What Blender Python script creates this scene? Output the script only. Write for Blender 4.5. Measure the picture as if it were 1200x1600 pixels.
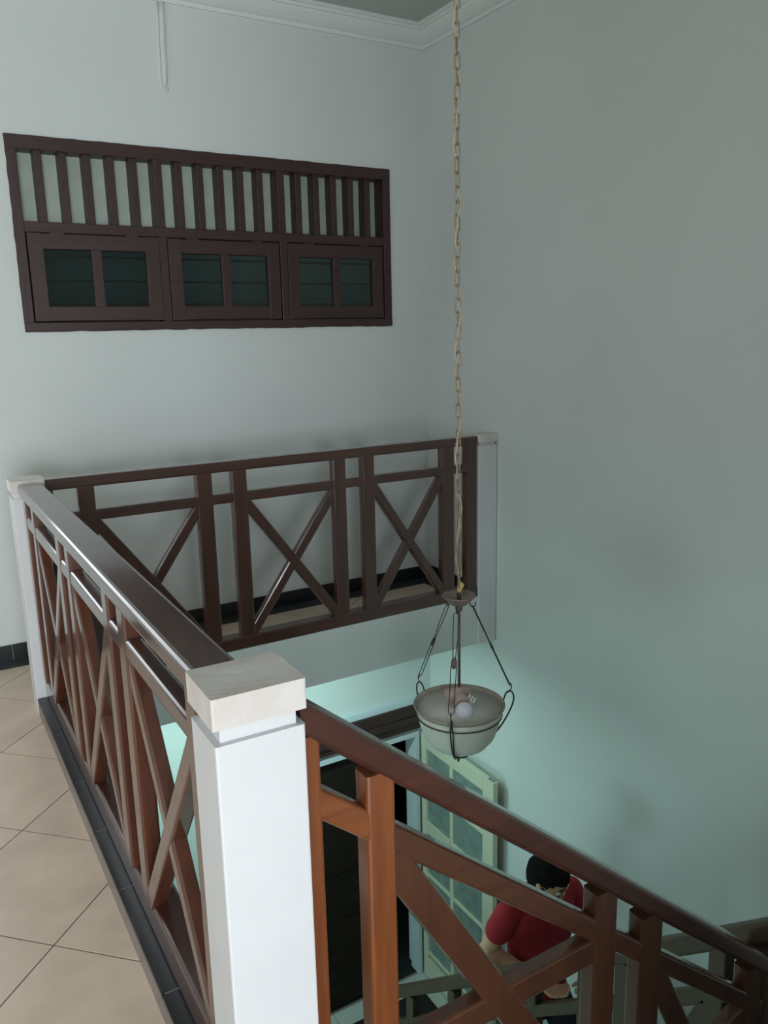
import bpy, bmesh, math, random
from mathutils import Vector, Matrix
random.seed(7)
for o in list(bpy.data.objects): bpy.data.objects.remove(o)
SC = bpy.context.scene
COL = SC.collection

# ------------------------------------------------------------------ camera
F_PX = 1268.74
cd = bpy.data.cameras.new('camera'); cam = bpy.data.objects.new('camera', cd); COL.objects.link(cam)
cd.sensor_fit = 'VERTICAL'; cd.sensor_height = 32.0; cd.lens = 32.0 * F_PX / 1600.0
cd.clip_start = .02; cd.clip_end = 100
yaw, pit, rol = math.radians(30.5725), math.radians(-12.3413), math.radians(-1.2974)
fw = Vector((math.sin(yaw)*math.cos(pit), math.cos(yaw)*math.cos(pit), math.sin(pit)))
rt = Vector((math.cos(yaw), -math.sin(yaw), 0)); up = rt.cross(fw)
RR = rt*math.cos(rol) + up*math.sin(rol); UU = -rt*math.sin(rol) + up*math.cos(rol)
m = Matrix((( RR.x, UU.x, -fw.x, 0), (RR.y, UU.y, -fw.y, 0), (RR.z, UU.z, -fw.z, 1.5), (0,0,0,1)))
cam.matrix_world = m
SC.camera = cam

# ------------------------------------------------------------------ world, lights, exposure
w = bpy.data.worlds.new('world'); SC.world = w; w.use_nodes = True
w.node_tree.nodes['Background'].inputs[0].default_value = (.75, .85, 1, 1)
w.node_tree.nodes['Background'].inputs[1].default_value = .4
def area(name, loc, target, sx, sy, power, col):
    l = bpy.data.lights.new(name, 'AREA'); l.shape = 'RECTANGLE'; l.size = sx; l.size_y = sy
    l.energy = power; l.color = col
    o = bpy.data.objects.new(name, l); COL.objects.link(o); o.location = loc
    d = Vector(target) - Vector(loc)
    o.rotation_euler = d.to_track_quat('-Z', 'Y').to_euler()
    return o
area('daylight_rear_window', (-.75, -3.1, 1.1), (-.75, 0, .9), 1.9, 1.4, 182, (.86, .94, 1.0))
area('daylight_left_window', (-3.4, 1.4, 1.5), (0, 1.4, 1.5), 2.2, 1.8, 16, (.95, .97, 1.0))
area('daylight_far_left_window', (-.45, 4.085, 1.5), (-.45, 0, 1.5), 1.0, 1.2, 11, (.88, .95, 1.0))
area('daylight_lower_window', (-3.3, 2.0, -1.8), (0, 2.2, -1.6), 2.4, 1.3, 42, (.62, 1.0, .95))
area('ceiling_tube_lower', (1.3, 3.56, -.25), (1.3, 3.56, -2), 1.6, .05, 14, (.62, 1.0, .95))
SC.view_settings.view_transform = 'Standard'; SC.view_settings.look = 'None'
SC.view_settings.gamma = 1; SC.view_settings.exposure = 0.0
SC.view_settings.use_curve_mapping = False

# ------------------------------------------------------------------ materials
def mat(name, col, rough=.6, metal=0, var=.0, vscale=4, stretch=(1,1,1), bump=0, bscale=60, coat=0, trans=0, col2=None, spec=.5, rand=0, ior=1.5):
    M = bpy.data.materials.new(name); M.use_nodes = True
    N = M.node_tree.nodes; L = M.node_tree.links; b = N['Principled BSDF']
    b.inputs['Base Color'].default_value = (*col, 1); b.inputs['Roughness'].default_value = rough
    b.inputs['Metallic'].default_value = metal; b.inputs['Coat Weight'].default_value = coat
    b.inputs['Coat Roughness'].default_value = .12
    b.inputs['Specular IOR Level'].default_value = spec
    b.inputs['Transmission Weight'].default_value = trans; b.inputs['IOR'].default_value = ior
    if var or bump or col2:
        tc = N.new('ShaderNodeTexCoord'); mp = N.new('ShaderNodeMapping'); mp.inputs['Scale'].default_value = stretch
        L.new(tc.outputs['Object'], mp.inputs[0])
    if var or col2:
        ns = N.new('ShaderNodeTexNoise'); ns.inputs['Scale'].default_value = vscale; ns.inputs['Detail'].default_value = 6
        L.new(mp.outputs[0], ns.inputs[0])
        cr = N.new('ShaderNodeValToRGB'); cr.color_ramp.elements[0].position = .32; cr.color_ramp.elements[1].position = .68
        c2 = col2 if col2 else tuple(c*(1-var) for c in col)
        cr.color_ramp.elements[0].color = (*c2, 1); cr.color_ramp.elements[1].color = (*col, 1)
        L.new(ns.outputs[0], cr.inputs[0]); out = cr.outputs[0]
        if rand:
            oi = N.new('ShaderNodeObjectInfo'); hs = N.new('ShaderNodeHueSaturation')
            mr = N.new('ShaderNodeMapRange'); mr.inputs['To Min'].default_value = 1-rand; mr.inputs['To Max'].default_value = 1+rand
            L.new(oi.outputs['Random'], mr.inputs[0]); L.new(mr.outputs[0], hs.inputs['Value']); L.new(out, hs.inputs['Color']); out = hs.outputs[0]
        L.new(out, b.inputs['Base Color'])
    if bump:
        n2 = N.new('ShaderNodeTexNoise'); n2.inputs['Scale'].default_value = bscale; n2.inputs['Detail'].default_value = 4
        L.new(mp.outputs[0], n2.inputs[0])
        bp = N.new('ShaderNodeBump'); bp.inputs['Strength'].default_value = bump; bp.inputs['Distance'].default_value = .01
        L.new(n2.outputs[0], bp.inputs['Height']); L.new(bp.outputs[0], b.inputs['Normal'])
    return M
MT = {}
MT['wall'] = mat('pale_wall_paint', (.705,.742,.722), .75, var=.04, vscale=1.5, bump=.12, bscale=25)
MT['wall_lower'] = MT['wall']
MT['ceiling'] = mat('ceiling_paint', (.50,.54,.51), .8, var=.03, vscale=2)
MT['cornice'] = mat('cornice_plaster', (.76,.79,.77), .7)
MT['white'] = mat('white_post_paint', (.70,.70,.71), .55, var=.05, vscale=6, bump=.15, bscale=14)
MT['capwhite'] = mat('dusty_white_paint', (.74,.70,.67), .6, col2=(.62,.55,.51), vscale=7, stretch=(1,2,1), bump=.2, bscale=20)
def wood(name, col, dark, axis, rough=.32, coat=.9):
    st = [14,14,14]; st['xyz'.index(axis)] = 1.1
    return mat(name, col, rough, col2=dark, vscale=2.2, stretch=tuple(st), bump=.08, bscale=5, coat=coat)
for ax in 'xyz':
    MT['dark_'+ax] = wood('dark_stained_wood_'+ax, (.085,.028,.018), (.050,.018,.012), ax)
    MT['red_'+ax] = wood('reddish_stained_wood_'+ax, (.115,.035,.017), (.070,.022,.012), ax)
    MT['brown_'+ax] = wood('brown_stained_wood_'+ax, (.105,.039,.019), (.066,.026,.015), ax)
    MT['orange_'+ax] = wood('worn_lit_orange_wood_'+ax, (.26,.078,.022), (.15,.042,.014), ax, .38)  # worn varnish, with the light hitting near the post put into the colour
    MT['win_'+ax] = wood('window_wood_'+ax, (.050,.021,.017), (.036,.015,.013), ax, .5, .08)
    MT['grey_'+ax] = wood('dimmed_brown_wood_'+ax, (.085,.052,.027), (.058,.035,.019), ax, .55, .05)  # lower flight wood; the dim light there is put into its olive tone
MT['tile'] = mat('beige_marble_tile', (.76,.60,.47), .42, col2=(.62,.48,.37), vscale=5, rand=.04, bump=.02, bscale=8)
MT['grout'] = mat('brown_grout', (.26,.21,.17), .9)
MT['black_tile'] = mat('black_tile', (.022,.024,.028), .3, var=.3, vscale=6)
MT['grey_tile'] = mat('dark_grey_tile', (.055,.058,.060), .35, var=.25, vscale=6)
MT['riser_tile'] = mat('brown_grey_riser_tile', (.20,.165,.155), .28, var=.15, vscale=5)
MT['grout_light'] = mat('light_grout', (.42,.42,.40), .9)
MT['lower_tile'] = mat('pale_lower_tile', (.62,.64,.60), .3, var=.08, vscale=3, rand=.03)
MT['brass'] = mat('tarnished_chain_metal', (.46,.35,.22), .45, metal=.5, col2=(.30,.25,.18), vscale=60)
MT['iron'] = mat('dark_wrought_iron', (.05,.045,.04), .5, metal=.6, col2=(.11,.075,.055), vscale=40)
MT['rod'] = mat('rusty_brown_rod', (.20,.14,.12), .5, metal=.3, col2=(.12,.10,.09), vscale=50)
MT['cord'] = mat('cream_lamp_cord', (.62,.52,.36), .5)
MT['yellow'] = mat('yellow_tape', (.62,.50,.16), .5)
MT['dish'] = mat('dusty_brown_dish', (.34,.26,.21), .6, metal=.2, col2=(.20,.16,.14), vscale=25)
MT['lip'] = mat('brown_frosted_glass_lip', (.42,.36,.29), .45, col2=(.33,.28,.23), vscale=9)
MT['bulb'] = mat('opal_bulb_glass', (.80,.80,.92), .2, coat=.5)
MT['cfl'] = mat('white_tube_glass', (.9,.92,.9), .3)
MT['socket'] = mat('dusty_pink_socket', (.50,.38,.34), .6)
MT['cream'] = mat('cream_door_paint', (.70,.69,.53), .5, var=.06, vscale=4)
MT['jamb'] = mat('pale_blue_door_frame', (.66,.72,.78), .5)
MT['black'] = mat('dark_room_shade', (.012,.012,.014), .8)  # darkness of the unlit room past the doorway, put into the colour
MT['plank'] = mat('dark_brown_door_plank', (.026,.018,.014), .7, spec=.15, var=.3, vscale=3, stretch=(1,8,8))
MT['shirt'] = mat('red_knit_cotton', (.36,.012,.022), .85, var=.15, vscale=8)
MT['skin'] = mat('warm_skin', (.66,.37,.23), .5, var=.06, vscale=6)
MT['hair'] = mat('black_hair', (.010,.009,.008), .9, spec=.1, bump=.5, bscale=140)
MT['trousers'] = mat('navy_trousers', (.016,.018,.035), .8)
MT['shoe'] = mat('dark_sandal', (.03,.025,.02), .6)
MT['specs'] = mat('gold_wire', (.8,.68,.45), .3, metal=.8)
MT['mat'] = mat('dark_doormat', (.016,.015,.015), .95, bump=.6, bscale=200)
MT['chrome'] = mat('steel', (.5,.5,.5), .3, metal=1)
MT['step'] = mat('dark_step_tile', (.05,.05,.052), .3, var=.2, vscale=5)
MT['backroom'] = mat('back_room_paint', (.30,.36,.33), .9)
MT['frost'] = mat('frosted_pane', (.50,.56,.49), .35, var=.15, vscale=9)
MT['door_glass'] = mat('rippled_door_glass', (.28,.36,.33), .22, var=.25, vscale=14, bump=.3, bscale=60)
def bowlglass():
    M = bpy.data.materials.new('frosted_bowl_glass'); M.use_nodes = True
    N = M.node_tree.nodes; L = M.node_tree.links; N.remove(N['Principled BSDF'])
    d = N.new('ShaderNodeBsdfDiffuse'); d.inputs[0].default_value = (.86,.87,.79,1)
    t = N.new('ShaderNodeBsdfTranslucent'); t.inputs[0].default_value = (.84,.86,.78,1)
    g = N.new('ShaderNodeBsdfGlossy'); g.inputs['Roughness'].default_value = .3
    a = N.new('ShaderNodeMixShader'); a.inputs[0].default_value = .25; c = N.new('ShaderNodeMixShader'); c.inputs[0].default_value = .06
    L.new(d.outputs[0], a.inputs[1]); L.new(t.outputs[0], a.inputs[2]); L.new(a.outputs[0], c.inputs[1]); L.new(g.outputs[0], c.inputs[2])
    L.new(c.outputs[0], N['Material Output'].inputs[0]); return M
MT['bowl'] = bowlglass()
def sashglass():
    M = bpy.data.materials.new('dim_green_window_glass'); M.use_nodes = True
    N = M.node_tree.nodes; L = M.node_tree.links; N.remove(N['Principled BSDF'])
    t = N.new('ShaderNodeBsdfTransparent'); t.inputs[0].default_value = (.58,.66,.66,1)
    g = N.new('ShaderNodeBsdfGlossy'); g.inputs['Roughness'].default_value = .04; g.inputs[0].default_value = (.9,1,.97,1)
    fr = N.new('ShaderNodeFresnel'); fr.inputs[0].default_value = 1.5
    c = N.new('ShaderNodeMixShader'); L.new(fr.outputs[0], c.inputs[0]); L.new(t.outputs[0], c.inputs[1]); L.new(g.outputs[0], c.inputs[2])
    L.new(c.outputs[0], N['Material Output'].inputs[0]); return M
MT['sash_glass'] = sashglass()

# ------------------------------------------------------------------ builders
def mk(name, vf, material, parent=None, smooth=False, origin=None):
    vs, fs = vf
    off = Vector(origin) if origin else (root_loc(parent) if parent else Vector((0,0,0)))
    me = bpy.data.meshes.new(name)
    me.from_pydata([tuple(Vector(v)-off) for v in vs], [], fs); me.validate()
    bm = bmesh.new(); bm.from_mesh(me); bmesh.ops.recalc_face_normals(bm, faces=bm.faces[:]); bm.to_mesh(me); bm.free()
    if smooth:
        for p in me.polygons: p.use_smooth = True
    me.materials.append(MT[material] if isinstance(material, str) else material)
    o = bpy.data.objects.new(name, me); COL.objects.link(o)
    if parent: o.parent = parent
    else: o.location = off
    return o
def root_loc(o):
    while o.parent: o = o.parent
    return Vector(o.location)
def thing(name, label, cat, loc, group=None):
    o = bpy.data.objects.new(name, None); COL.objects.link(o); o.location = loc; o.empty_display_size = .1
    tag(o, label, cat, group); return o
def tag(o, label, cat, group=None):
    o['label'] = label; o['category'] = cat
    if group: o['group'] = group
    return o
def struct(o, label=None, cat=None):
    o['kind'] = 'structure'
    if label: o['label'] = label
    if cat: o['category'] = cat
    return o
def join(*ps):
    V=[];F=[]
    for v,f in ps:
        n=len(V); V+=list(v); F+=[tuple(i+n for i in q) for q in f]
    return V,F
def box(x0,x1,y0,y1,z0,z1):
    v=[(x,y,z) for x in (x0,x1) for y in (y0,y1) for z in (z0,z1)]
    return v,[(0,1,3,2),(4,6,7,5),(0,4,5,1),(2,3,7,6),(0,2,6,4),(1,5,7,3)]
def loft(secs, cap=True, close=False):
    n=len(secs[0]); V=[p for s in secs for p in s]; F=[]
    m_=len(secs); rng = m_ if close else m_-1
    for i in range(rng):
        a=i*n; b=((i+1)%m_)*n
        for j in range(n):
            k=(j+1)%n; F.append((a+j,a+k,b+k,b+j))
    if cap and not close: F.append(tuple(range(n))); F.append(tuple(range((m_-1)*n,m_*n)))
    return V,F
def rrect(hu, hv, r=.006, seg=2):
    pts=[]
    for cx,cy,a0 in ((hu-r,hv-r,0),(-hu+r,hv-r,90),(-hu+r,-hv+r,180),(hu-r,-hv+r,270)):
        for i in range(seg+1):
            a=math.radians(a0+90*i/seg); pts.append((cx+r*math.cos(a), cy+r*math.sin(a)))
    return pts
def beam(p0,p1,u,hu,v,hv,r=.006,seg=2):
    p0,p1,u,v=Vector(p0),Vector(p1),Vector(u),Vector(v)
    s=rrect(hu,hv,r,seg)
    return loft([[tuple(p+u*a+v*b) for a,b in s] for p in (p0,p1)])
def bbox_r(x0,x1,y0,y1,z0,z1,r=.004,axis='z'):
    c=((x0+x1)/2,(y0+y1)/2,(z0+z1)/2); hx,hy,hz=(x1-x0)/2,(y1-y0)/2,(z1-z0)/2
    if axis=='z': return beam((c[0],c[1],z0),(c[0],c[1],z1),(1,0,0),hx,(0,1,0),hy,r)
    if axis=='x': return beam((x0,c[1],c[2]),(x1,c[1],c[2]),(0,1,0),hy,(0,0,1),hz,r)
    return beam((c[0],y0,c[2]),(c[0],y1,c[2]),(1,0,0),hx,(0,0,1),hz,r)
def tube(pts, r, n=8, close=False):
    P=[Vector(p) for p in pts]; secs=[]; m_=len(P); prev=None
    for i,p in enumerate(P):
        if close: t=(P[(i+1)%m_]-P[i-1])
        else: t=P[min(i+1,m_-1)]-P[max(i-1,0)]
        t.normalize()
        if prev is None:
            a=Vector((0,0,1)) if abs(t.z)<.9 else Vector((1,0,0)); u=t.cross(a).normalized()
        else:
            u=(prev-t*prev.dot(t)).normalized()
        prev=u; v=t.cross(u); rr=r[i] if isinstance(r,(list,tuple)) else r
        secs.append([tuple(p+(u*math.cos(2*math.pi*k/n)+v*math.sin(2*math.pi*k/n))*rr) for k in range(n)])
    return loft(secs, close=close)
def lathe(prof, c, n=32, closed=True):
    c=Vector(c); secs=[[(c.x+r*math.cos(2*math.pi*k/n), c.y+r*math.sin(2*math.pi*k/n), c.z+z) for k in range(n)] for r,z in prof]
    return loft(secs, cap=closed)
def sphere(c,r,n=12,sc=(1,1,1)):
    c=Vector(c); secs=[]
    for i in range(1,n):
        a=math.pi*i/n
        secs.append([(c.x+r*sc[0]*math.sin(a)*math.cos(2*math.pi*k/(2*n)), c.y+r*sc[1]*math.sin(a)*math.sin(2*math.pi*k/(2*n)), c.z+r*sc[2]*math.cos(a)) for k in range(2*n)])
    return loft(secs)
def extrude_poly(poly, z0, z1):
    return loft([[(x,y,z0) for x,y in poly],[(x,y,z1) for x,y in poly]])
def smooth_path(pts, it=2):
    P=[Vector(p) for p in pts]
    for _ in range(it):
        Q=[P[0]]
        for a,b in zip(P,P[1:]): Q+= [a*.75+b*.25, a*.25+b*.75]
        Q.append(P[-1]); P=Q
    return P

# ------------------------------------------------------------------ key dimensions
XR=2.75; YB=4.11; YF=3.445; ZC=3.13; ZL=-2.88; XLF=-3.5; YFR=-3.2; SLAB=-.21

# ------------------------------------------------------------------ room shell
WX0,WX1,WZ0,WZ1=.545,2.505,1.548,2.392
DX0,DX1,DZ1=1.32,2.645,-1.03
wb=join(box(XLF-.15,WX0,YB,YB+.15,SLAB-.02,ZC), box(WX1,XR+.15,YB,YB+.15,SLAB-.02,ZC),
        box(WX0,WX1,YB,YB+.15,SLAB-.02,WZ0), box(WX0,WX1,YB,YB+.15,WZ1,ZC),
        box(XLF-.15,DX0,YB,YB+.15,ZL,SLAB-.02), box(DX1,XR+.15,YB,YB+.15,ZL,SLAB-.02), box(DX0,DX1,YB,YB+.15,DZ1,SLAB-.02))
wall_back=struct(mk('wall_back', wb, 'wall'))
wall_right=struct(mk('wall_right', box(XR,XR+.15,YFR,YB,ZL,ZC), 'wall'))
struct(mk('wall_left', box(XLF-.15,XLF,YFR,YB,ZL,ZC), 'wall'))
struct(mk('wall_front', join(box(XLF-.15,XR+.15,YFR-.15,YFR,ZL,.5),box(XLF-.15,XR+.15,YFR-.15,YFR,2.7,ZC),box(.2,XR+.15,YFR-.15,YFR,.5,2.7),box(XLF-.15,-2.6,YFR-.15,YFR,.5,2.7)), 'wall'))
struct(mk('wall_light_block', box(.66,XR,-.12,.03,ZL,ZC), 'wall'))  # unseen wall added to keep rear daylight off the right wall
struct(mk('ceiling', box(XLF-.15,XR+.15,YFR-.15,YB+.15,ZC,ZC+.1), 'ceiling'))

# cornice: one moulding run along the back wall, one along the right wall, mitred
cprof=[(0,3.028),(.012,3.028),(.014,3.045),(.028,3.05),(.05,3.066),(.068,3.088),(.072,3.098),(.082,3.10),(.084,3.112),(.095,3.115),(.095,ZC+.002),(0,ZC+.002)]
struct(mk('trim_1', loft([[(XLF,YB-d,z) for d,z in cprof],[(XR-d,YB-d,z) for d,z in cprof]]), 'cornice'))
struct(mk('trim_2', loft([[(XR-d,YFR,z) for d,z in cprof],[(XR-d,YB-d,z) for d,z in cprof]]), 'cornice'))

# upper slab: left landing and rear walkway; painted fascia
slab=join(box(XLF,.45,YFR,YB,SLAB,-.012), box(.45,XR,YF,YB,SLAB,-.012), box(.45,XR,YF,YF+.085,-.012,.066))
floor=struct(mk('floor', slab, 'wall'))
# grout bed seen in the joints
bed=mk('grout_bed', join(box(XLF,.338,YFR,YB,-.012,-.003), box(.338,XR,YF+.085,YB,-.012,-.003)), 'grout', floor)

# diagonal floor tiles, clipped to the floor outline
def clip(poly, nx, ny, c):   # keep nx*x+ny*y<=c
    out=[]
    for i in range(len(poly)):
        a=poly[i]; b=poly[(i+1)%len(poly)]; da=nx*a[0]+ny*a[1]-c; db=nx*b[0]+ny*b[1]-c
        if da<=0: out.append(a)
        if (da<0)!=(db<0) and abs(da-db)>1e-12:
            t=da/(da-db); out.append((a[0]+(b[0]-a[0])*t, a[1]+(b[1]-a[1])*t))
    return out
def rect_clip(poly,x0,x1,y0,y1):
    for n in ((1,0,x1),(-1,0,-x0),(0,1,y1),(0,-1,-y0)):
        if len(poly)<3: return []
        poly=clip(poly,*n)
    return poly
def parea(p): return abs(sum(p[i][0]*p[(i+1)%len(p)][1]-p[(i+1)%len(p)][0]*p[i][1] for i in range(len(p))))/2
U0,V0,SP=1.815,2.143,.582; g=.0035
far=[]
regions=[(XLF,.338,YFR,YB-.115),(.338,XR-.115,YF+.085,YB-.115)]
for reg in regions:
    for i in range(-16,14):
        for j in range(-16,14):
            u0,u1=U0+i*SP+g,U0+(i+1)*SP-g; v0,v1=V0+j*SP+g,V0+(j+1)*SP-g
            poly=[((v-u)/2,(v+u)/2) for u,v in ((u0,v0),(u1,v0),(u1,v1),(u0,v1))]
            poly=rect_clip(poly,*reg)
            if len(poly)<3 or parea(poly)<.0006: continue
            cx=sum(p[0] for p in poly)/len(poly); cy=sum(p[1] for p in poly)/len(poly)
            e=extrude_poly(poly,-.006,0.0)
            if cx>-1.3 and cy>.4: mk('floor_tile', e, 'tile', floor)
            else: far.append(e)
fo=mk('distant_floor_tile', join(*far), 'tile', floor); fo['kind']='stuff'
# dark border tiles along back wall and right wall
x=XLF; jx=[XLF+.01]
xs=[.323-.4*k for k in range(9,0,-1)]+[.323]+[.73,1.0,1.392,1.797,2.199,2.599,XR-.001]
for a,b in zip(xs,xs[1:]):
    mk('border_tile', box(a+.002,b-.002,YB-.113,YB-.001,-.006,.001), 'grey_tile', floor)
for k in range(2):
    mk('border_tile', box(XR-.113,XR-.001,YF+.087+k*.235,YF+.085+(k+1)*.235-.002,-.006,.001), 'grey_tile', floor)
# black skirting tiles
bb=struct(mk('baseboard_back', box(XLF,XR,YB-.004,YB,0,.074), 'grout_light'))
for a,b in zip(xs,xs[1:]):
    mk('skirting_tile', box(a+.0015,b-.0015,YB-.012,YB-.004,.0005,.078), 'black_tile', bb)
br=struct(mk('baseboard_right', box(XR-.004,XR,YF+.085,YB-.012,0,.074), 'grout_light'))
for k in range(2):
    mk('skirting_tile', box(XR-.012,XR-.004,YF+.087+k*.285,YF+.085+(k+1)*.285-.0015,.0005,.078), 'black_tile', br)

# kerb under the landing railing: riser tiles + black capping tiles
kerb=struct(mk('trim_3', join(box(.343,.449,1.07,3.44,-.012,.058),box(.343,.381,1.192,3.398,.058,.0692)), 'grout_light'))
js=[1.19,1.594,2.007,2.315,2.631,3.025,3.40]
for a,b in zip(js,js[1:]):
    mk('capping_tile', box(.337,.3815,a+.0018,b-.0018,.058,.070), 'black_tile', kerb)
js=[.75,1.15,1.72,2.21,2.70,3.2,3.445]
for a,b in zip(js[1:],js[2:]):
    mk('riser_tile', box(.337,.343,max(a,1.08)+.001,b-.001,-.002,.0575), 'riser_tile', kerb)

# lower floor
fl=struct(mk('floor_lower', box(XLF,XR,YFR,YB+.02,ZL-.1,ZL-.004), 'grout'))
T=.4
for i in range(10):
    for j in range(10):
        x0=XR-(i+1)*T; y0=YB-(j+1)*T
        if x0<-.9 or y0<1.0: continue
        mk('lower_tile', box(x0+.002,x0+T-.002,y0+.002,y0+T-.002,ZL-.006,ZL), 'lower_tile', fl)

# ------------------------------------------------------------------ white masonry posts
def post(name,label,x0,x1,y0,y1,ztop,rot=0,base=-.21,hc=.05,hg=.027,ins=.003):
    t=thing(name,label,'post',((x0+x1)/2,(y0+y1)/2,base)); c=Vector(((x0+x1)/2,(y0+y1)/2,0))
    def rz(vf):
        M=Matrix.Rotation(math.radians(rot),3,'Z'); return [tuple(M@(Vector(v)-c)+c) for v in vf[0]], vf[1]
    mk('shaft', rz(bbox_r(x0+ins,x1-ins,y0+ins,y1-ins,base,ztop-hc-hg,.0035)), 'white', t)
    mk('neck', rz(box(x0+.014,x1-.014,y0+.014,y1-.014,ztop-hc-hg,ztop-hc)), 'white', t)
    mk('cap', rz(bbox_r(x0,x1,y0,y1,ztop-hc,ztop,.0035)), 'capwhite', t)
    return t
post('newel_post','thick white masonry post in the foreground with a dusty square cap',.3325,.4835,1.064,1.191,.9895,-.87)
post('newel_post','slim white masonry post at the far left corner of the railing',.3315,.458,3.399,3.5255,.9737,0,hc=.041,hg=.03)
post('newel_post','white half post built against the right wall at the end of the walkway railing',2.624,2.7495,3.43,3.50,.967,0,hc=.042,hg=.016)

# ------------------------------------------------------------------ railings
class Rail:
    """s runs along the railing, t across it; slope m tilts everything by m*(s-s0)"""
    def __init__(self, root, axis, t0, t1, s0=0, m=0):
        self.root=root; self.axis=axis; self.t0=t0; self.t1=t1; self.s0=s0; self.m=m
    def P(self,s,t,z): return (s,t,z) if self.axis=='x' else (t,s,z)
    def base(self,s): return self.m*(s-self.s0)
    def rail(self,name,s0,s1,z0,z1,mat_,ex=0,r=.008):
        tc=(self.t0+self.t1)/2; ht=(self.t1-self.t0)/2+ex; hz=(z1-z0)/2; zc=(z0+z1)/2
        sec=rrect(ht,hz,min(r,hz*.8),3)
        return mk(name, loft([[self.P(s,tc+a,self.base(s)+zc+b) for a,b in sec] for s in (s0,s1)]), mat_+('_x' if self.axis=='x' else '_y'), self.root)
    def stile(self,s0,s1,z0,z1,mat_,name='stile',r=.006):
        sc=(s0+s1)/2; hs=(s1-s0)/2; tc=(self.t0+self.t1)/2; ht=(self.t1-self.t0)/2-.001
        sec=rrect(hs,ht,r,2); b=self.base(sc)
        return mk(name, loft([[self.P(sc+a,tc+q,b+z) for a,q in sec] for z in (z0,z1)]), mat_+'_z', self.root)
    def brace(self,sa,za,sb,zb,wd,mat_,dt=.002):
        A=Vector((sa,0,self.base(sa)+za)); B=Vector((sb,0,self.base(sb)+zb)); d=(B-A).normalized(); n=Vector((-d.z,0,d.x)); A=A-d*.022; B=B+d*.022
        tc=(self.t0+self.t1)/2; ht=(self.t1-self.t0)/2-dt; sec=rrect(wd/2,ht,.006,2)
        secs=[]
        for p in (A,B): secs.append([self.P((p+n*a).x, tc+q, (p+n*a).z) for a,q in sec])
        return mk('cross_brace', loft(secs), mat_+'_z', self.root)
    def cross(self,sa,sb,z0,z1,wd,mat_):
        h=wd*.35
        self.brace(sa,z1-h,sb,z0+h,wd,mat_,.002); self.brace(sa,z0+h,sb,z1-h,wd,mat_,.0045)

# landing railing (left, runs away from the camera)
t=thing('landing_railing','brown wooden railing with crossed braces running from the foreground post to the far left post','railing',(.405,2.3,.07))
R=Rail(t,'y',.360,.443)
R.rail('top_rail',1.193,3.3985,.915,.961,'dark',ex=.003,r=.012)
R.t0=.3705; R.t1=.410
R.rail('mid_rail',1.20,3.395,.792,.842,'dark',r=.010)
R.t0=.374; R.t1=.445
R.rail('bottom_rail',1.193,3.3985,.071,.160,'dark',r=.009)
R.t0=.368; R.t1=.412
for a,b in ((1.193,1.222),(1.272,1.337),(1.787,1.852),(1.952,2.010),(2.450,2.512),(2.605,2.672),(3.130,3.190),(3.33,3.393)):
    R.stile(a,b,.155,.920,'red')
for a,b in ((1.337,1.787),(2.010,2.450),(2.672,3.130)): R.cross(a,b,.16,.792,.046,'red')

# walkway railing (far, runs to the right wall)
t=thing('walkway_railing','dark brown wooden railing with crossed braces along the rear walkway edge','railing',(1.54,3.48,.066))
R=Rail(t,'x',3.448,3.512)
R.rail('top_rail',.4585,2.624,.914,.961,'dark',ex=.003,r=.010)
R.t0=3.4485; R.t1=3.492
R.rail('mid_rail',.46,2.62,.770,.816,'dark')
R.t0=3.446; R.t1=3.512
R.rail('bottom_rail',.4585,2.624,.067,.128,'dark',ex=.001)
R.t0=3.447; R.t1=3.492
for a,b in ((.460,.492),(.583,.652),(1.082,1.155),(1.247,1.318),(1.757,1.827),(1.918,1.988),(2.394,2.474),(2.551,2.622)):
    R.stile(a,b,.122,.918,'dark')
for a,b in ((.652,1.082),(1.318,1.757),(1.988,2.394)): R.cross(a,b,.128,.770,.047,'dark')

# descending stair railing in front
m1=-.82
t=thing('stair_railing','glossy orange brown wooden stair railing descending right from the foreground post','railing',(1.13,1.13,-.3))
R=Rail(t,'x',1.100,1.166,.482,m1)
R.rail('top_rail',.485,1.818,.878,.942,'dark',ex=.003,r=.014)
R.t0=1.101; R.t1=1.145
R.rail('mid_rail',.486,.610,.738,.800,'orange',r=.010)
R.rail('mid_rail',.655,1.815,.738,.800,'brown',r=.010)
R.t1=1.165
R.rail('bottom_rail',.485,1.818,.215,.275,'brown')
R.t0=1.0995; R.t1=1.1465
for k,(a,b) in enumerate(((.486,.520),(.604,.661),(1.166,1.232),(1.316,1.388),(1.735,1.800))):
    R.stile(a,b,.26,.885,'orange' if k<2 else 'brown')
for a,b in ((.661,1.166),(1.388,1.735)): R.cross(a,b,.275,.738,.062,'brown')

# lower flight railing
m2=-.887
t=thing('stair_railing','brown lower flight railing, dim light painted into its tone, behind the front one, descending away under the lamp','railing',(1.855,2.2,-1.9))
R=Rail(t,'y',1.82,1.885,1.18,m2)
R.rail('top_rail',1.03,3.22,-.19,-.118,'grey',r=.014)
R.t0=1.824;R.t1=1.868
R.rail('mid_rail',1.17,3.20,-.37,-.312,'grey')
R.rail('bottom_rail',1.17,3.20,-.86,-.80,'grey')
R.t0=1.822;R.t1=1.870
for a,b in ((1.228,1.285),(1.567,1.634),(1.735,1.803),(2.02,2.075),(2.56,2.615),(2.915,2.98),(3.155,3.215)):
    R.stile(a,b,-.81,-.18,'grey')
for a,b in ((1.285,1.567),(2.075,2.56)): R.cross(a,b,-.80,-.37,.055,'grey')
mk('corner_post', bbox_r(1.822,1.883,1.0975,1.160,-1.068,-.155,.006), 'grey_z', t)
t=thing('newel_post','wooden foot post at the bottom end of the lower stair railing','post',(1.855,3.262,ZL))
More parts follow.
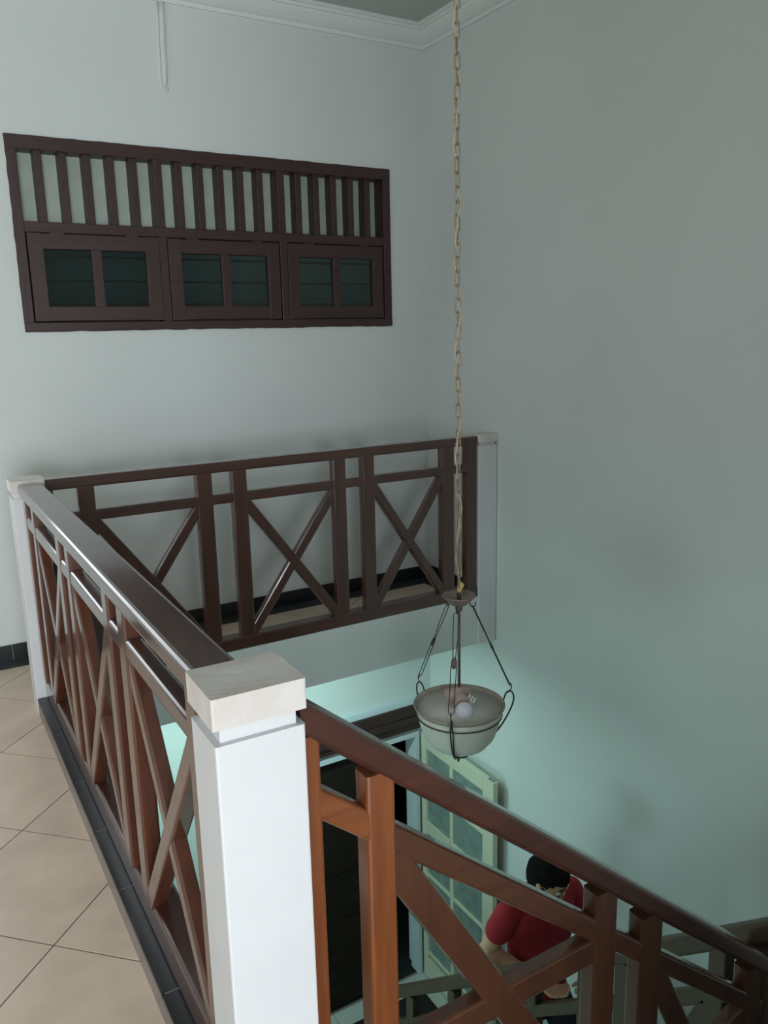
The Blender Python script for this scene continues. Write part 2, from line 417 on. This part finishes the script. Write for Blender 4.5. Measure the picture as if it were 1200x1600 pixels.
mk('shaft', bbox_r(1.813,1.893,3.222,3.302,ZL,-1.86,.006), 'grey_z', t)
mk('cap', bbox_r(1.807,1.899,3.2205,3.308,-1.86,-1.835,.006), 'grey_z', t)

# ------------------------------------------------------------------ stairs
st=thing('staircase','two flight staircase with dark treads turning at a landing by the right wall','staircase',(2.2,1.1,ZL))
n1=6; dz=1.07/n1; tw=(1.80-.484)/n1
poly=[(.484,0)]
for k in range(n1):
    poly+=[(.484+k*tw,-dz*(k+1)),(.484+(k+1)*tw,-dz*(k+1))]
zl=-1.07
poly+=[(XR-.001,zl),(XR-.001,zl-.15),(1.80,zl-.15),(.484,-.15)]
body=loft([[(x,y,z-.012) for x,z in poly] for y in (.035,1.095)])
mk('upper_flight', body, 'wall', st)
for k in range(n1): mk('tread', box(max(.487,.484+k*tw-.015),.484+(k+1)*tw-.001,.04,1.09,-dz*(k+1)-.012,-dz*(k+1)), 'step', st)
mk('landing_slab', box(1.80,XR-.002,.04,1.09,zl-.012,zl), 'step', st)
n2=10; dz2=(1.81)/n2; tw2=(3.18-1.16)/n2
poly=[(1.095,zl),(1.16,zl)]
for k in range(n2-1): poly+=[(1.16+k*tw2,zl-dz2*(k+1)),(1.16+(k+1)*tw2,zl-dz2*(k+1))]
poly+=[(3.18-tw2,ZL),(2.9,ZL),(1.095,zl-.25)]
mk('lower_flight', loft([[(x,y,z-.012) for y,z in poly] for x in (1.892,XR-.001)]), 'wall', st)
for k in range(n2-1): mk('tread', box(1.895,XR-.002,1.16+k*tw2+.001,1.16+(k+1)*tw2+.02,zl-dz2*(k+1)-.012,zl-dz2*(k+1)), 'step', st)
# stringers carrying the railings
def stringer(axis,t0,t1,pts): 
    f=(lambda s,t_,z:(s,t_,z)) if axis=='x' else (lambda s,t_,z:(t_,s,z))
    return loft([[f(s,t_,z) for s,z in pts] for t_ in (t0,t1)])
mk('stringer', stringer('x',1.0965,1.166,[(.486,.206),(1.799,.206+m1*1.3155),(1.799,-1.32),(.486,-.25)]), 'wall', st)
mk('stringer', stringer('y',1.818,1.889,[(1.17,-.865),(3.2195,-.865+m2*2.0395),(3.2195,ZL),(2.95,ZL),(1.17,-1.40)]), 'wall', st)

# ------------------------------------------------------------------ upper window (high in the back wall)
win=struct(bpy.data.objects.new('window_1',None)); COL.objects.link(win); win.location=(1.525,YB,1.55)
win['label']='wide dark wooden transom window with slatted top row and three awning sashes'
Y0=YB-.014; Y1=YB+.10
def wpart(name,x0,x1,z0,z1,axis='z',y0=Y0,y1=Y1,mt='win',par=None,r=.003):
    return mk(name, bbox_r(x0,x1,y0,y1,z0,z1,r,axis), mt+'_'+axis if mt=='win' else mt, par or win)
wpart('frame_head',WX0,WX1,2.335,2.392,'x'); wpart('frame_sill',WX0,WX1,1.548,1.588,'x')
wpart('frame_jamb',WX0,WX0+.042,1.588,2.335); wpart('frame_jamb',WX1-.046,WX1,1.588,2.335)
wpart('transom',WX0+.042,WX1-.046,1.984,2.030,'x',y0=YB-.012,y1=YB+.098)
bays=[(.587,1.188),(1.228,1.826),(1.866,2.459)]
for a in (1.188,1.826): wpart('mullion',a,a+.040,1.588,2.335,y0=YB-.010)
for bi,(a,b) in enumerate(bays):
    n=6; bw=.034; pitch=(b-a-.0+bw)/n
    for k in range(1,n): wpart('slat', a+k*pitch-bw, a+k*pitch, 2.028,2.337, y0=YB+.008, y1=YB+.08)
    mk('upper_pane', box(a,b,YB+.082,YB+.088,2.03,2.335), 'frost', win)
    # awning sash
    a2,b2=a+.004,b-.004; z0,z1=1.593,1.980
    y0s=YB-.006-(.018 if bi==0 else 0); y1s=y0s+.042
    fr=join(bbox_r(a2,a2+.066,y0s,y1s,z0,z1,.003,'z'), bbox_r(b2-.066,b2,y0s,y1s,z0,z1,.003,'z'),
            bbox_r(a2+.064,b2-.064,y0s,y1s,z1-.068,z1,.003,'x'), bbox_r(a2+.064,b2-.064,y0s,y1s,z0,z0+.066,.003,'x'),
            bbox_r((a2+b2)/2-.023,(a2+b2)/2+.023,y0s+.004,y1s-.004,z0+.064,z1-.066,.003,'z'))
    sash=mk('sash', fr, 'win_x', win)
    for s in (0,1):
        xa=a2+.066 if s==0 else (a2+b2)/2+.023; xb=(a2+b2)/2-.023 if s==0 else b2-.066
        mk('pane', box(xa,xb,y0s+.018,y0s+.022,z0+.066,z1-.068), 'sash_glass', sash)
        xm=(a2+b2)/2+(-.17 if s==0 else .17)
        mk('hinge', box(xm-.03,xm+.03,y0s-.003,y0s+.004,z1-.004,z1+.006), 'win_x', sash)
    for zz in (1.67,1.78,1.89):
        mk('grille_bar', box(a+.01,b-.01,YB+.062,YB+.074,zz-.006,zz+.006), 'win_x', win)
# rough plaster edge around the frame
rnd=random.Random(3)
def ragged(x0,x1,z0,z1,horizontal,n):
    pts=[]
    for i in range(n+1):
        f=i/n; j=rnd.uniform(0,.004)
        if horizontal: pts.append((x0+(x1-x0)*f, z1+j if z1>2 else z0-j))
        else: pts.append(((x0-j) if x0<1 else (x1+j), z0+(z1-z0)*f))
    return pts
rp=ragged(WX0,WX1,0,WZ1,True,48); poly=rp+[(WX1,WZ1-.02),(WX0,WZ1-.02)]
mk('rough_edge', loft([[(x,y,z) for x,z in poly] for y in (YB-.005,YB+.001)]), 'win_x', win)
rp=ragged(WX0,WX1,WZ0,0,True,48); poly=rp+[(WX1,WZ0+.02),(WX0,WZ0+.02)]
mk('rough_edge', loft([[(x,y,z) for x,z in poly] for y in (YB-.005,YB+.001)]), 'win_x', win)
rp=ragged(WX0,0,WZ0,WZ1,False,24); poly=rp+[(WX0+.02,WZ1),(WX0+.02,WZ0)]
mk('rough_edge', loft([[(x,y,z) for x,z in poly] for y in (YB-.005,YB+.001)]), 'win_x', win)
# room behind the window
br_=struct(mk('wall_back_room', join(box(.2,2.9,YB+1.1,YB+1.15,1.2,2.8),box(.15,.2,YB+.15,YB+1.15,1.2,2.8),box(2.9,2.95,YB+.15,YB+1.15,1.2,2.8),box(.2,2.9,YB+.15,YB+1.1,1.15,1.2),box(.2,2.9,YB+.15,YB+1.1,2.8,2.85)), 'backroom'))
l=bpy.data.lights.new('back_room_fill_light','POINT'); l.energy=1.2; l.color=(.85,1,.97); l.shadow_soft_size=.1  # unseen fill added to brighten the room behind the panes
o=bpy.data.objects.new('back_room_fill_light',l); COL.objects.link(o); o.location=(2.2,YB+.7,2.5)

# second window further left on the back wall, beyond the picture's edge
w2=struct(bpy.data.objects.new('window_2',None)); COL.objects.link(w2); w2.location=(-.45,YB,.9)
mk('frame', join(box(-1.0,-.95,YB-.035,YB,.85,2.15),box(.05,.10,YB-.035,YB,.85,2.15),box(-.95,.05,YB-.035,YB,.85,.90),box(-.95,.05,YB-.035,YB,2.10,2.15),box(-.465,-.435,YB-.04,YB-.03,.90,2.10)),'win_z',w2)

# surface cable duct painted over, hanging below the cornice
ct=thing('cable_duct','thin painted over cable duct running down the wall from the cornice above the window','cable duct',(1.29,YB,2.64))
dp=[(1.288,3.03),(1.286,2.95),(1.282,2.86),(1.281,2.78),(1.279,2.70),(1.278,2.665)]
mk('duct', tube([(x,YB-.001,z) for x,z in dp],[.015,.015,.016,.015,.014,.009],8), 'wall', ct, True)
mk('cable', tube([(x-.021,YB-.002,z) for x,z in dp]+[(1.272,YB-.004,2.648),(1.288,YB-.004,2.645),(1.293,YB-.002,2.665)],.0035,6), 'cornice', ct, True)

# ------------------------------------------------------------------ lower door opening and its frame
door=struct(bpy.data.objects.new('door_1',None)); COL.objects.link(door); door.location=(2.0,YB,ZL)
mk('door_frame', join(box(DX0,DX1,YB-.02,YB+.08,-1.064,-1.030), box(DX1-.026,DX1,YB-.02,YB+.08,ZL,-1.064), box(DX0,DX0+.038,YB-.02,YB+.08,ZL,-1.064)), 'jamb', door)
mk('head_trim', box(DX0-.08,2.640,YB-.03,YB,-.826,-.787), 'jamb', door)
mk('pelmet', join(box(DX0-.06,2.668,YB-.045,YB,-.90,-.826), bbox_r(DX0-.06,2.668,YB-.06,YB,-.945,-.90,.006,'x'), box(DX0-.06,2.668,YB-.035,YB,-1.002,-.945)), 'win_x', door)
zz=[ZL+.006,-2.566,-2.23,-1.894,-1.48,-1.066]
for a,b in zip(zz,zz[1:]):
    mk('plank', bbox_r(DX0+.04,2.215,YB+.030,YB+.062,a+.003,b-.003,.004,'x'), 'plank', door)
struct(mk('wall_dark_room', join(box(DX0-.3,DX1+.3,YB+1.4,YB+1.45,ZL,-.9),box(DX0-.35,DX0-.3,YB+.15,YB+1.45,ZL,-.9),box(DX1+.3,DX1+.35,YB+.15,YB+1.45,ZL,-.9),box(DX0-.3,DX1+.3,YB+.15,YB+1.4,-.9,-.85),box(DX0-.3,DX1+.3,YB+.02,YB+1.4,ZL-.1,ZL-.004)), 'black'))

# open glazed cream door leaf standing against the right wall
leaf=struct(bpy.data.objects.new('door_2',None)); COL.objects.link(leaf); leaf.location=(2.67,3.70,ZL)
leaf['label']='open cream painted door with a grid of rippled glass panes against the right wall'
LX0,LX1=2.655,2.690; ly0,ly1=3.330,4.085; lz0,lz1=ZL+.012,-1.035
def lp(name,y0,y1,z0,z1,axis,mt='cream',x0=LX0,x1=LX1,r=.003): return mk(name, bbox_r(x0,x1,y0,y1,z0,z1,r,axis), mt, leaf)
lp('door_stile',3.985 +.045,ly1,lz0,lz1,'z'); lp('door_stile',ly0,3.432,lz0,lz1,'z')
lp('top_rail',3.432,4.03,-1.132,lz1,'y'); lp('bottom_rail',3.432,4.03,lz0,-2.72,'y')
lp('mullion',3.735,3.770,-2.72,-1.132,'z',x0=LX0+.002)
lp('glazing_bar',3.432,3.735,-1.425,-1.400,'y',x0=LX0+.004,x1=LX1-.004)
lp('lock_rail',3.770,4.03,-1.745,-1.660,'y',x0=LX0+.001)
lp('glazing_bar',3.432,3.735,-1.690,-1.662,'y',x0=LX0+.004,x1=LX1-.004)
lp('glazing_bar',3.432,4.03,-2.075,-2.052,'y',x0=LX0+.004,x1=LX1-.004)
lp('glazing_bar',3.432,4.03,-2.40,-2.378,'y',x0=LX0+.004,x1=LX1-.004)
lp('glazing_bar',3.432,4.03,-2.687,-2.664,'y',x0=LX0+.004,x1=LX1-.004)
def pane(y0,y1,z0,z1): mk('pane', box(LX0+.015,LX0+.020,y0,y1,z0,z1), 'door_glass', leaf)
for a,b in ((-1.660,-1.132),(-2.052,-1.745),(-2.378,-2.075),(-2.664,-2.40)): pane(3.770,4.03,a,b)
for a,b in ((-1.400,-1.132),(-1.662,-1.425),(-2.052,-1.690),(-2.378,-2.075),(-2.664,-2.40)): pane(3.432,3.735,a,b)
for z in (-1.3,-2.0,-2.65): mk('hinge', tube([(2.66,4.092,z-.04),(2.66,4.092,z+.04)],.006,8), 'chrome', leaf)
mk('door_bolt', bbox_r(2.664,2.680,3.345,3.385,-1.035,-1.022,.002,'y'), 'chrome', leaf)

# thin dark sheet lying on the lower floor
tag(mk('doormat', bbox_r(1.98,2.56,3.33,3.965,ZL+.0005,ZL+.012,.004,'y'), 'mat', origin=(2.3,3.65,ZL)), 'thin black sheet on the pale lower floor in front of the dark doorway','doormat')

# ------------------------------------------------------------------ pendant lamp
LC=Vector((1.668,2.30,0)); rv=Vector((.809,-.588,0)); av=Vector((.588,.809,0))
lamp=thing('pendant_lamp','hanging wrought iron lamp with a frosted glass bowl on a long chain','lamp',(LC.x,LC.y,-.08))
# chain links share three meshes
def link_mesh(w_,h_,r_,seed):
    pts=[]
    for i in range(16):
        a=2*math.pi*i/16; x=math.cos(a)*w_; z=math.sin(a)*w_+(h_/2-w_)*(1 if math.sin(a)>0 else -1)
        pts.append((x,0,z))
    v=tube(pts,r_,6,close=True); me=bpy.data.meshes.new('chain_link'); me.from_pydata(v[0],[],v[1]); me.materials.append(MT['brass'])
    for p in me.polygons: p.use_smooth=True
    return me
lm=link_mesh(.0085,.052,.0024,1)
z=.615; k=0; rc=random.Random(5); top=ZC-.035; nl=int(round((top-z)/.044)); pitch=(top-z)/nl
for k in range(nl+1):
    o=bpy.data.objects.new('chain_link', lm); COL.objects.link(o); o.parent=lamp
    o.location=(LC.x-root_loc(lamp).x+rc.uniform(-.0015,.0015)-.004*(k/nl), 0+rc.uniform(-.0015,.0015), z+k*pitch-lamp.location.z)
    o.rotation_euler=(rc.uniform(-.05,.05), rc.uniform(-.05,.05), math.radians(60+(90 if k%2 else 0)+rc.uniform(-22,22)+k*4))
# cord threaded through the chain
cp=[]; 
for i in range(190):
    f=i/189; zc=.585+f*(ZC-.03-.585); rr=.008+.003*math.sin(i*.9); a=f*46
    cp.append((LC.x+rr*math.cos(a)-.004*f, LC.y+rr*math.sin(a), zc))
mk('cord', tube(cp,.0026,5), 'cord', lamp, True)
mk('ceiling_rose', lathe([(.004,-.05),(.02,-.048),(.045,-.03),(.055,-.005),(.055,-.001)],(LC.x,LC.y,ZC),20), 'dish', lamp, True)
mk('tape', tube([(LC.x,LC.y,.575),(LC.x+.004,LC.y,.588),(LC.x+.013,LC.y-.004,.604),(LC.x+.010,LC.y,.612)],[.007,.009,.008,.003],8), 'yellow', lamp, True)
mk('cord_stub', tube([(LC.x,LC.y,.535),(LC.x,LC.y,.578)],[.009,.006],8), 'iron', lamp)
dish=mk('dish', lathe([(.004,.528),(.030,.530),(.040,.540),(.060,.560),(.063,.563),(.060,.566),(.042,.546),(.030,.538),(.004,.536)],LC,28), 'dish', lamp, True)
mk('collar', lathe([(.012,.505),(.014,.515),(.014,.529),(.004,.530)],LC,14), 'rod', lamp, True)
mk('rod', tube([(LC.x,LC.y,.19),(LC.x,LC.y,.53)],.006,10), 'rod', lamp, True)
# glass bowl
prof=[(.171,.136),(.167,.130),(.163,.123),(.157,.100),(.148,.055),(.132,.012),(.105,-.022),(.070,-.042),(.030,-.050),(.004,-.051)]
inner=[(r_-.004 if r_>.01 else .003, z_+.004) for r_,z_ in prof[::-1]]
bowl=mk('glass_bowl', lathe(prof[2:]+inner[:-2],LC,48), 'bowl', lamp, True)
mk('bowl_lip', lathe([(.163,.122),(.169,.131),(.1725,.137),(.170,.141),(.165,.136),(.159,.123)],LC,48), 'lip', bowl, True)
mk('ring', tube([(LC.x+.160*math.cos(a),LC.y+.160*math.sin(a),.098) for a in [2*math.pi*i/48 for i in range(48)]],.0024,6,close=True), 'iron', lamp, True)
mk('foot_plate', lathe([(.004,-.066),(.020,-.064),(.027,-.058),(.027,-.050),(.004,-.050)],LC,16), 'iron', lamp, True)
def dirv(deg): a=math.radians(deg); return rv*math.cos(a)+av*math.sin(a)
for deg in (18,140,-98):
    d=dirv(deg); q=Vector((-d.y,d.x,0))
    P=lambda r_,z_,s=0: tuple(LC+d*r_+q*s+Vector((0,0,z_)))
    # strap: from the foot up round the bowl, loops outward above the rim
    pts=smooth_path([P(.0,-.086),P(.026,-.090),P(.036,-.076),P(.020,-.064),P(.060,-.054),P(.115,-.030),P(.165,.018),P(.200,.075),P(.219,.120),P(.217,.152),P(.203,.166),P(.186,.158),P(.177,.132),P(.172,.110),P(.161,.098)],2)
    mk('strap', tube(pts,.0032,6), 'iron', lamp, True)
    # inner strap rod hugging the bowl
    pts=smooth_path([P(.160,.098),P(.155,.06),P(.138,.012),P(.11,-.024),P(.07,-.048),P(.02,-.060)],2)
    mk('strap', tube(pts,.0028,6), 'iron', lamp, True)
    # hanger: two long wire loops joined by an oval bead, with hooks
    top_=Vector(P(.052,.520)); bot=Vector(P(.203,.184)); mid=(top_+bot)/2
    for A,B in ((top_,mid),(mid,bot)):
        w0=.0105
        ax=(B-A).normalized(); side=q
        L1=[A, A+ax*.012+side*w0, A+(B-A)*.5+side*w0*(.9 if A is top_ else .8), B-ax*.012+side*(.004 if A is top_ else w0), B, B-ax*.012-side*(.004 if A is top_ else w0), A+(B-A)*.5-side*w0*.9, A+ax*.012-side*w0]
        if A is top_: pass
        mk('hanger_wire', tube(L1,.0018,5,close=True), 'iron', lamp, True)
    ax=(bot-top_).normalized(); c0=mid
    secs=[]
    for i in range(1,8):
        a=math.pi*i/8; secs.append([tuple(c0+ax*(-.022*math.cos(a))+ (q*math.cos(2*math.pi*k/10)*.011 + ax.cross(q)*math.sin(2*math.pi*k/10)*.005)*math.sin(a)) for k in range(10)])
    mk('bead', loft(secs), 'rod' if deg<0 else 'iron', lamp, True)
    mk('hook', tube(smooth_path([P(.040,.535),P(.046,.518),P(.055,.512),P(.063,.518),P(.064,.532)],2),.0022,6), 'iron', lamp, True)
    mk('hook', tube(smooth_path([P(.199,.196),P(.209,.190),P(.209,.176),P(.203,.164),P(.196,.158)],2),.0022,6), 'iron', lamp, True)
# sockets and bulbs
for i,(deg,mt_) in enumerate(((-75,'bulb'),(165,None),(60,None),(-20,'cfl'))):
    d=dirv(deg); c0=LC+Vector((0,0,.185)); 
    tipv=(d*.8+Vector((0,0,-.45))).normalized()
    secs=[]
    u=tipv.cross(Vector((0,0,1))).normalized(); v=tipv.cross(u)
    for s,r_ in ((.0,.010),(.012,.020),(.035,.027),(.052,.030),(.054,.026)):
        secs.append([tuple(c0+tipv*s+(u*math.cos(2*math.pi*k/14)+v*math.sin(2*math.pi*k/14))*r_) for k in range(14)])
    if mt_!='cfl': sk=mk('socket', loft(secs), 'socket', lamp, True)
    if mt_=='bulb':
        mk('bulb', join(sphere(c0+tipv*.085,.033,12), tube([c0+tipv*.045,c0+tipv*.06],.014,12)), 'bulb', sk, True)
    if mt_=='cfl':
        mk('socket', tube([c0,c0+tipv*.03],.010,10), 'iron', lamp, True)
        c1=c0+tipv*.032; hp=[]
        for j in range(56):
            a=j/56*2*math.pi*3; hp.append(tuple(c1+tipv*(j/56*.034)+(u*math.cos(a)+v*math.sin(a))*.014))
        mk('bulb', tube(hp,.0045,6), 'cfl', lamp, True)
mk('socket_hub', lathe([(.004,.165),(.016,.168),(.022,.18),(.016,.20),(.007,.205)],LC,16), 'socket', lamp, True)
# ------------------------------------------------------------------ person climbing the lower flight
def remeshed(name, vf, material, parent, vox, smooth_it=6):
    o=mk(name, vf, material, parent, True)
    r_=o.modifiers.new('union','REMESH'); r_.mode='VOXEL'; r_.voxel_size=vox; r_.use_smooth_shade=True
    s_=o.modifiers.new('soften','SMOOTH'); s_.factor=.5; s_.iterations=smooth_it
    return o
def limb(pts, rs, n=14):
    P=[];Rr=[]
    for i in range(len(pts)-1):
        a,b=Vector(pts[i]),Vector(pts[i+1])
        for k in range(6):
            f=k/6; P.append(a.lerp(b,f)); Rr.append(rs[i]*(1-f)+rs[i+1]*f)
    P.append(Vector(pts[-1])); Rr.append(rs[-1])
    parts=[tube(P,Rr,n)]+[sphere(p,r_,8) for p,r_ in zip(pts,rs)]
    return join(*parts)
def torso(secs, grow=0):
    out=[]
    for (x,y,z,hw,hd) in secs:
        out.append([(x+(hw+grow)*math.copysign(abs(math.cos(a))**.85,math.cos(a)), y+(hd+grow)*math.sin(a), z) for a in [2*math.pi*i/28 for i in range(28)]])
    return loft(out)
pp=thing('person','person in a red short sleeved shirt with bowed head climbing the lower stairs','person',(2.25,2.47,-2.337))
SECS=[(2.25,2.50,-1.56,.150,.100),(2.25,2.50,-1.47,.150,.100),(2.26,2.49,-1.34,.150,.092),(2.258,2.48,-1.22,.168,.098),(2.245,2.47,-1.11,.176,.100),(2.235,2.46,-1.045,.165,.085),(2.23,2.45,-1.00,.10,.06)]
shR,elR,wrR=(2.052,2.465,-1.050),(1.985,2.525,-1.245),(2.15,2.345,-1.365)
shL,elL,wrL=(2.42,2.455,-1.065),(2.52,2.42,-1.30),(2.37,2.27,-1.40)
HC=Vector((2.175,2.355,-.835)); hf=Vector((.42,-.68,-.60)).normalized(); hs=hf.cross(Vector((0,0,1))).normalized(); hu=hs.cross(hf).normalized()
def H(x,y,z): return HC+hs*x+hf*y+hu*z      # side, forward, up
def head_pt(th,ph,k=1.0):
    x=math.sin(th)*math.cos(ph); y=math.sin(th)*math.sin(ph); z=math.cos(th)
    sx,sy,sz=.074,.090,.108
    if z<0: sx*=1-.30*(-z)**1.3; y_=y*(1-.12*(-z)) + (.10*(-z) if y>-.2 else .25*(-z)); y=y_
    if y>0: sx*=1-.06*y
    return H(x*sx*k, y*sy*k, z*sz*k)
def head_shell(kf):
    secs=[]
    for i in range(1,22):
        th=math.pi*i/22; secs.append([tuple(head_pt(th,2*math.pi*j/28,kf(th,2*math.pi*j/28))) for j in range(28)])
    return loft(secs)
def hand(w0, fwd, palm_up, side):
    w0=Vector(w0); f=Vector(fwd).normalized(); s_=Vector(side); s_=(s_-f*s_.dot(f)).normalized(); n_=f.cross(s_)
    if n_.dot(Vector(palm_up))<0: n_=-n_
    parts=[]
    parts.append(loft([[tuple(w0+f*t_+s_*(a*hw)+n_*(b*.012)) for a,b in ((1,.6),(.6,1),(-.6,1),(-1,.6),(-1,-.6),(-.6,-1),(.6,-1),(1,-.6))] for t_,hw in ((-.01,.024),(.02,.030),(.055,.036),(.078,.036))]))
    for j,(o_,L_) in enumerate(((-.028,.062),(-.0095,.072),(.0095,.067),(.028,.052))):
        b0=w0+f*.072+s_*o_; b1=b0+f*L_*.42+n_*.012; b2=b1+f*L_*.22+n_*L_*.30; b3=b2-f*L_*.05+n_*L_*.28
        parts.append(limb([b0,b1,b2,b3],[.0088,.0082,.0076,.0066],8))
    t0=w0+f*.02-s_*.026; t1=t0+f*.026-s_*.022+n_*.006; t2=t1+f*.028-s_*.004+n_*.014
    parts.append(limb([t0,t1,t2],[.012,.0095,.008],8))
    return join(*parts)
arms=join(limb([shR,elR,wrR],[.048,.040,.027]), limb([shL,elL,wrL],[.048,.040,.027]))
hR=hand(wrR,(.62,-.62,-.35),(.3,-.2,.9),(.5,.6,.1)); hL=hand(wrL,(-.75,-.45,-.1),(0,-.2,.9),(.3,-.8,0))
hipR,knR,anR=(2.17,2.50,-1.56),(2.16,2.45,-1.94),(2.16,2.50,-2.27)
hipL,knL,anL=(2.33,2.50,-1.56),(2.35,2.30,-1.80),(2.35,2.30,-2.09)
legs=join(limb([hipR,knR,anR],[.078,.055,.036]), limb([hipL,knL,anL],[.078,.055,.036]))
feet=join(*[loft([[tuple(Vector(a)+Vector((u_*hw,-t_,zz))) for u_,zz in ((-1,-.055),(1,-.055),(1,-.055+hh),(-1,-.055+hh))] for t_,hw,hh in ((-.05,.028,.05),(.0,.034,.07),(.08,.042,.045),(.15,.034,.022))]) for a in (anR,anL)])
neck=limb([(2.225,2.455,-1.03),(2.21,2.42,-.95),tuple(H(0,-.035,-.03))],[.060,.050,.048])
face=join(head_shell(lambda th,ph:1.0), loft([[tuple(H(a*w_,y_,z_)+hu*b*.006) for a,b in ((1,-1),(0,1.2),(-1,-1))] for w_,y_,z_ in ((.006,.083,.012),(.010,.094,-.012),(.014,.100,-.030))]),
   sphere(H(.074,-.008,-.010),.016,8,(.6,1,1.1)), sphere(H(-.074,-.008,-.010),.016,8,(.6,1,1.1)), sphere(H(0,.084,-.058),.014,8,(1.5,.6,.6)), sphere(H(0,.076,-.088),.018,8))
body=remeshed('body', join(torso(SECS), arms, hR, hL, legs, feet, neck, face), 'skin', pp, .0045, 4)
S2=[(x,y,z,hw+.012,hd+.012) for x,y,z,hw,hd in SECS]
S2[0]=(2.25,2.50,-1.545,.168,.118)
slv=lambda s_,e_,f_: tuple(Vector(s_).lerp(Vector(e_),f_))
shirt=join(torso(S2), limb([shR,slv(shR,elR,.46)],[.060,.060]), limb([shL,slv(shL,elL,.46)],[.060,.060]), limb([(2.20,2.46,-1.02),shR],[.05,.058]), limb([(2.26,2.45,-1.02),shL],[.05,.058]))
remeshed('shirt', shirt, 'shirt', pp, .0065, 5)
mk('collar', tube([tuple(Vector((2.222,2.440,-.975))+Vector((math.cos(a)*.062,math.sin(a)*.056,.010*math.sin(a)))) for a in [2*math.pi*i/24 for i in range(24)]],.011,8,close=True), 'shirt', pp, True)
remeshed('trousers', join(torso([(2.25,2.50,-1.66,.135,.095),(2.25,2.50,-1.60,.152,.104),(2.25,2.50,-1.50,.150,.100)]), limb([hipR,knR,(2.16,2.495,-2.24)],[.090,.068,.056]), limb([hipL,knL,(2.35,2.30,-2.06)],[.090,.068,.056])), 'trousers', pp, .008, 5)
mk('shoe', loft([[tuple(Vector(anR)+Vector((u_*hw,-t_,zz))) for u_,zz in ((-1,-.0665),(1,-.0665),(1,-.0665+hh),(-1,-.0665+hh))] for t_,hw,hh in ((-.06,.034,.05),(.0,.040,.06),(.09,.050,.04),(.165,.038,.028))]), 'shoe', pp)
mk('shoe', loft([[tuple(Vector(anL)+Vector((u_*hw,-t_,zz))) for u_,zz in ((-1,-.0655),(1,-.0655),(1,-.0655+hh),(-1,-.0655+hh))] for t_,hw,hh in ((-.06,.034,.05),(.0,.040,.06),(.075,.048,.04),(.12,.038,.028))]), 'shoe', pp)
def hairk(th,ph):
    z=math.cos(th); y=math.sin(th)*math.sin(ph)
    edge = z - (.42 if y>.55 else (-.62 if y<-.1 else -.62+(y+.1)/.65*1.04))
    return .90+.19*max(0,min(1,(edge+.12)/.16))
mk('hair', head_shell(hairk), 'hair', pp, True)
for sgn in (1,-1):
    e_=mk('eye', sphere(H(.031*sgn,.074,.004),.0125,8), 'white', pp, True)
    mk('pupil', sphere(H(.031*sgn,.0845,.003),.0045,6), 'hair', e_, True)
    mk('eyebrow', tube([H(.015*sgn,.086,.028),H(.032*sgn,.083,.033),H(.050*sgn,.071,.027)],.003,6), 'hair', pp, True)
mk('lips', tube([H(-.020,.086,-.056),H(-.008,.093,-.054),H(.008,.093,-.054),H(.020,.086,-.056)],[.002,.004,.004,.002],6), 'socket', pp, True)
gl=[]
for sgn in (1,-1):
    gl.append(tube([H(.033*sgn+.023*math.cos(a),.098,.002+.018*math.sin(a)) for a in [2*math.pi*i/16 for i in range(16)]],.0016,5,close=True))
    gl.append(tube([H(.056*sgn,.097,.006),H(.075*sgn,.07,.006),H(.079*sgn,.0,.004),H(.078*sgn,-.018,-.010)],.0016,5))
gl.append(tube([H(-.010,.099,.004),H(.010,.099,.004)],.0016,5))
mk('glasses', join(*gl), 'specs', pp, True)
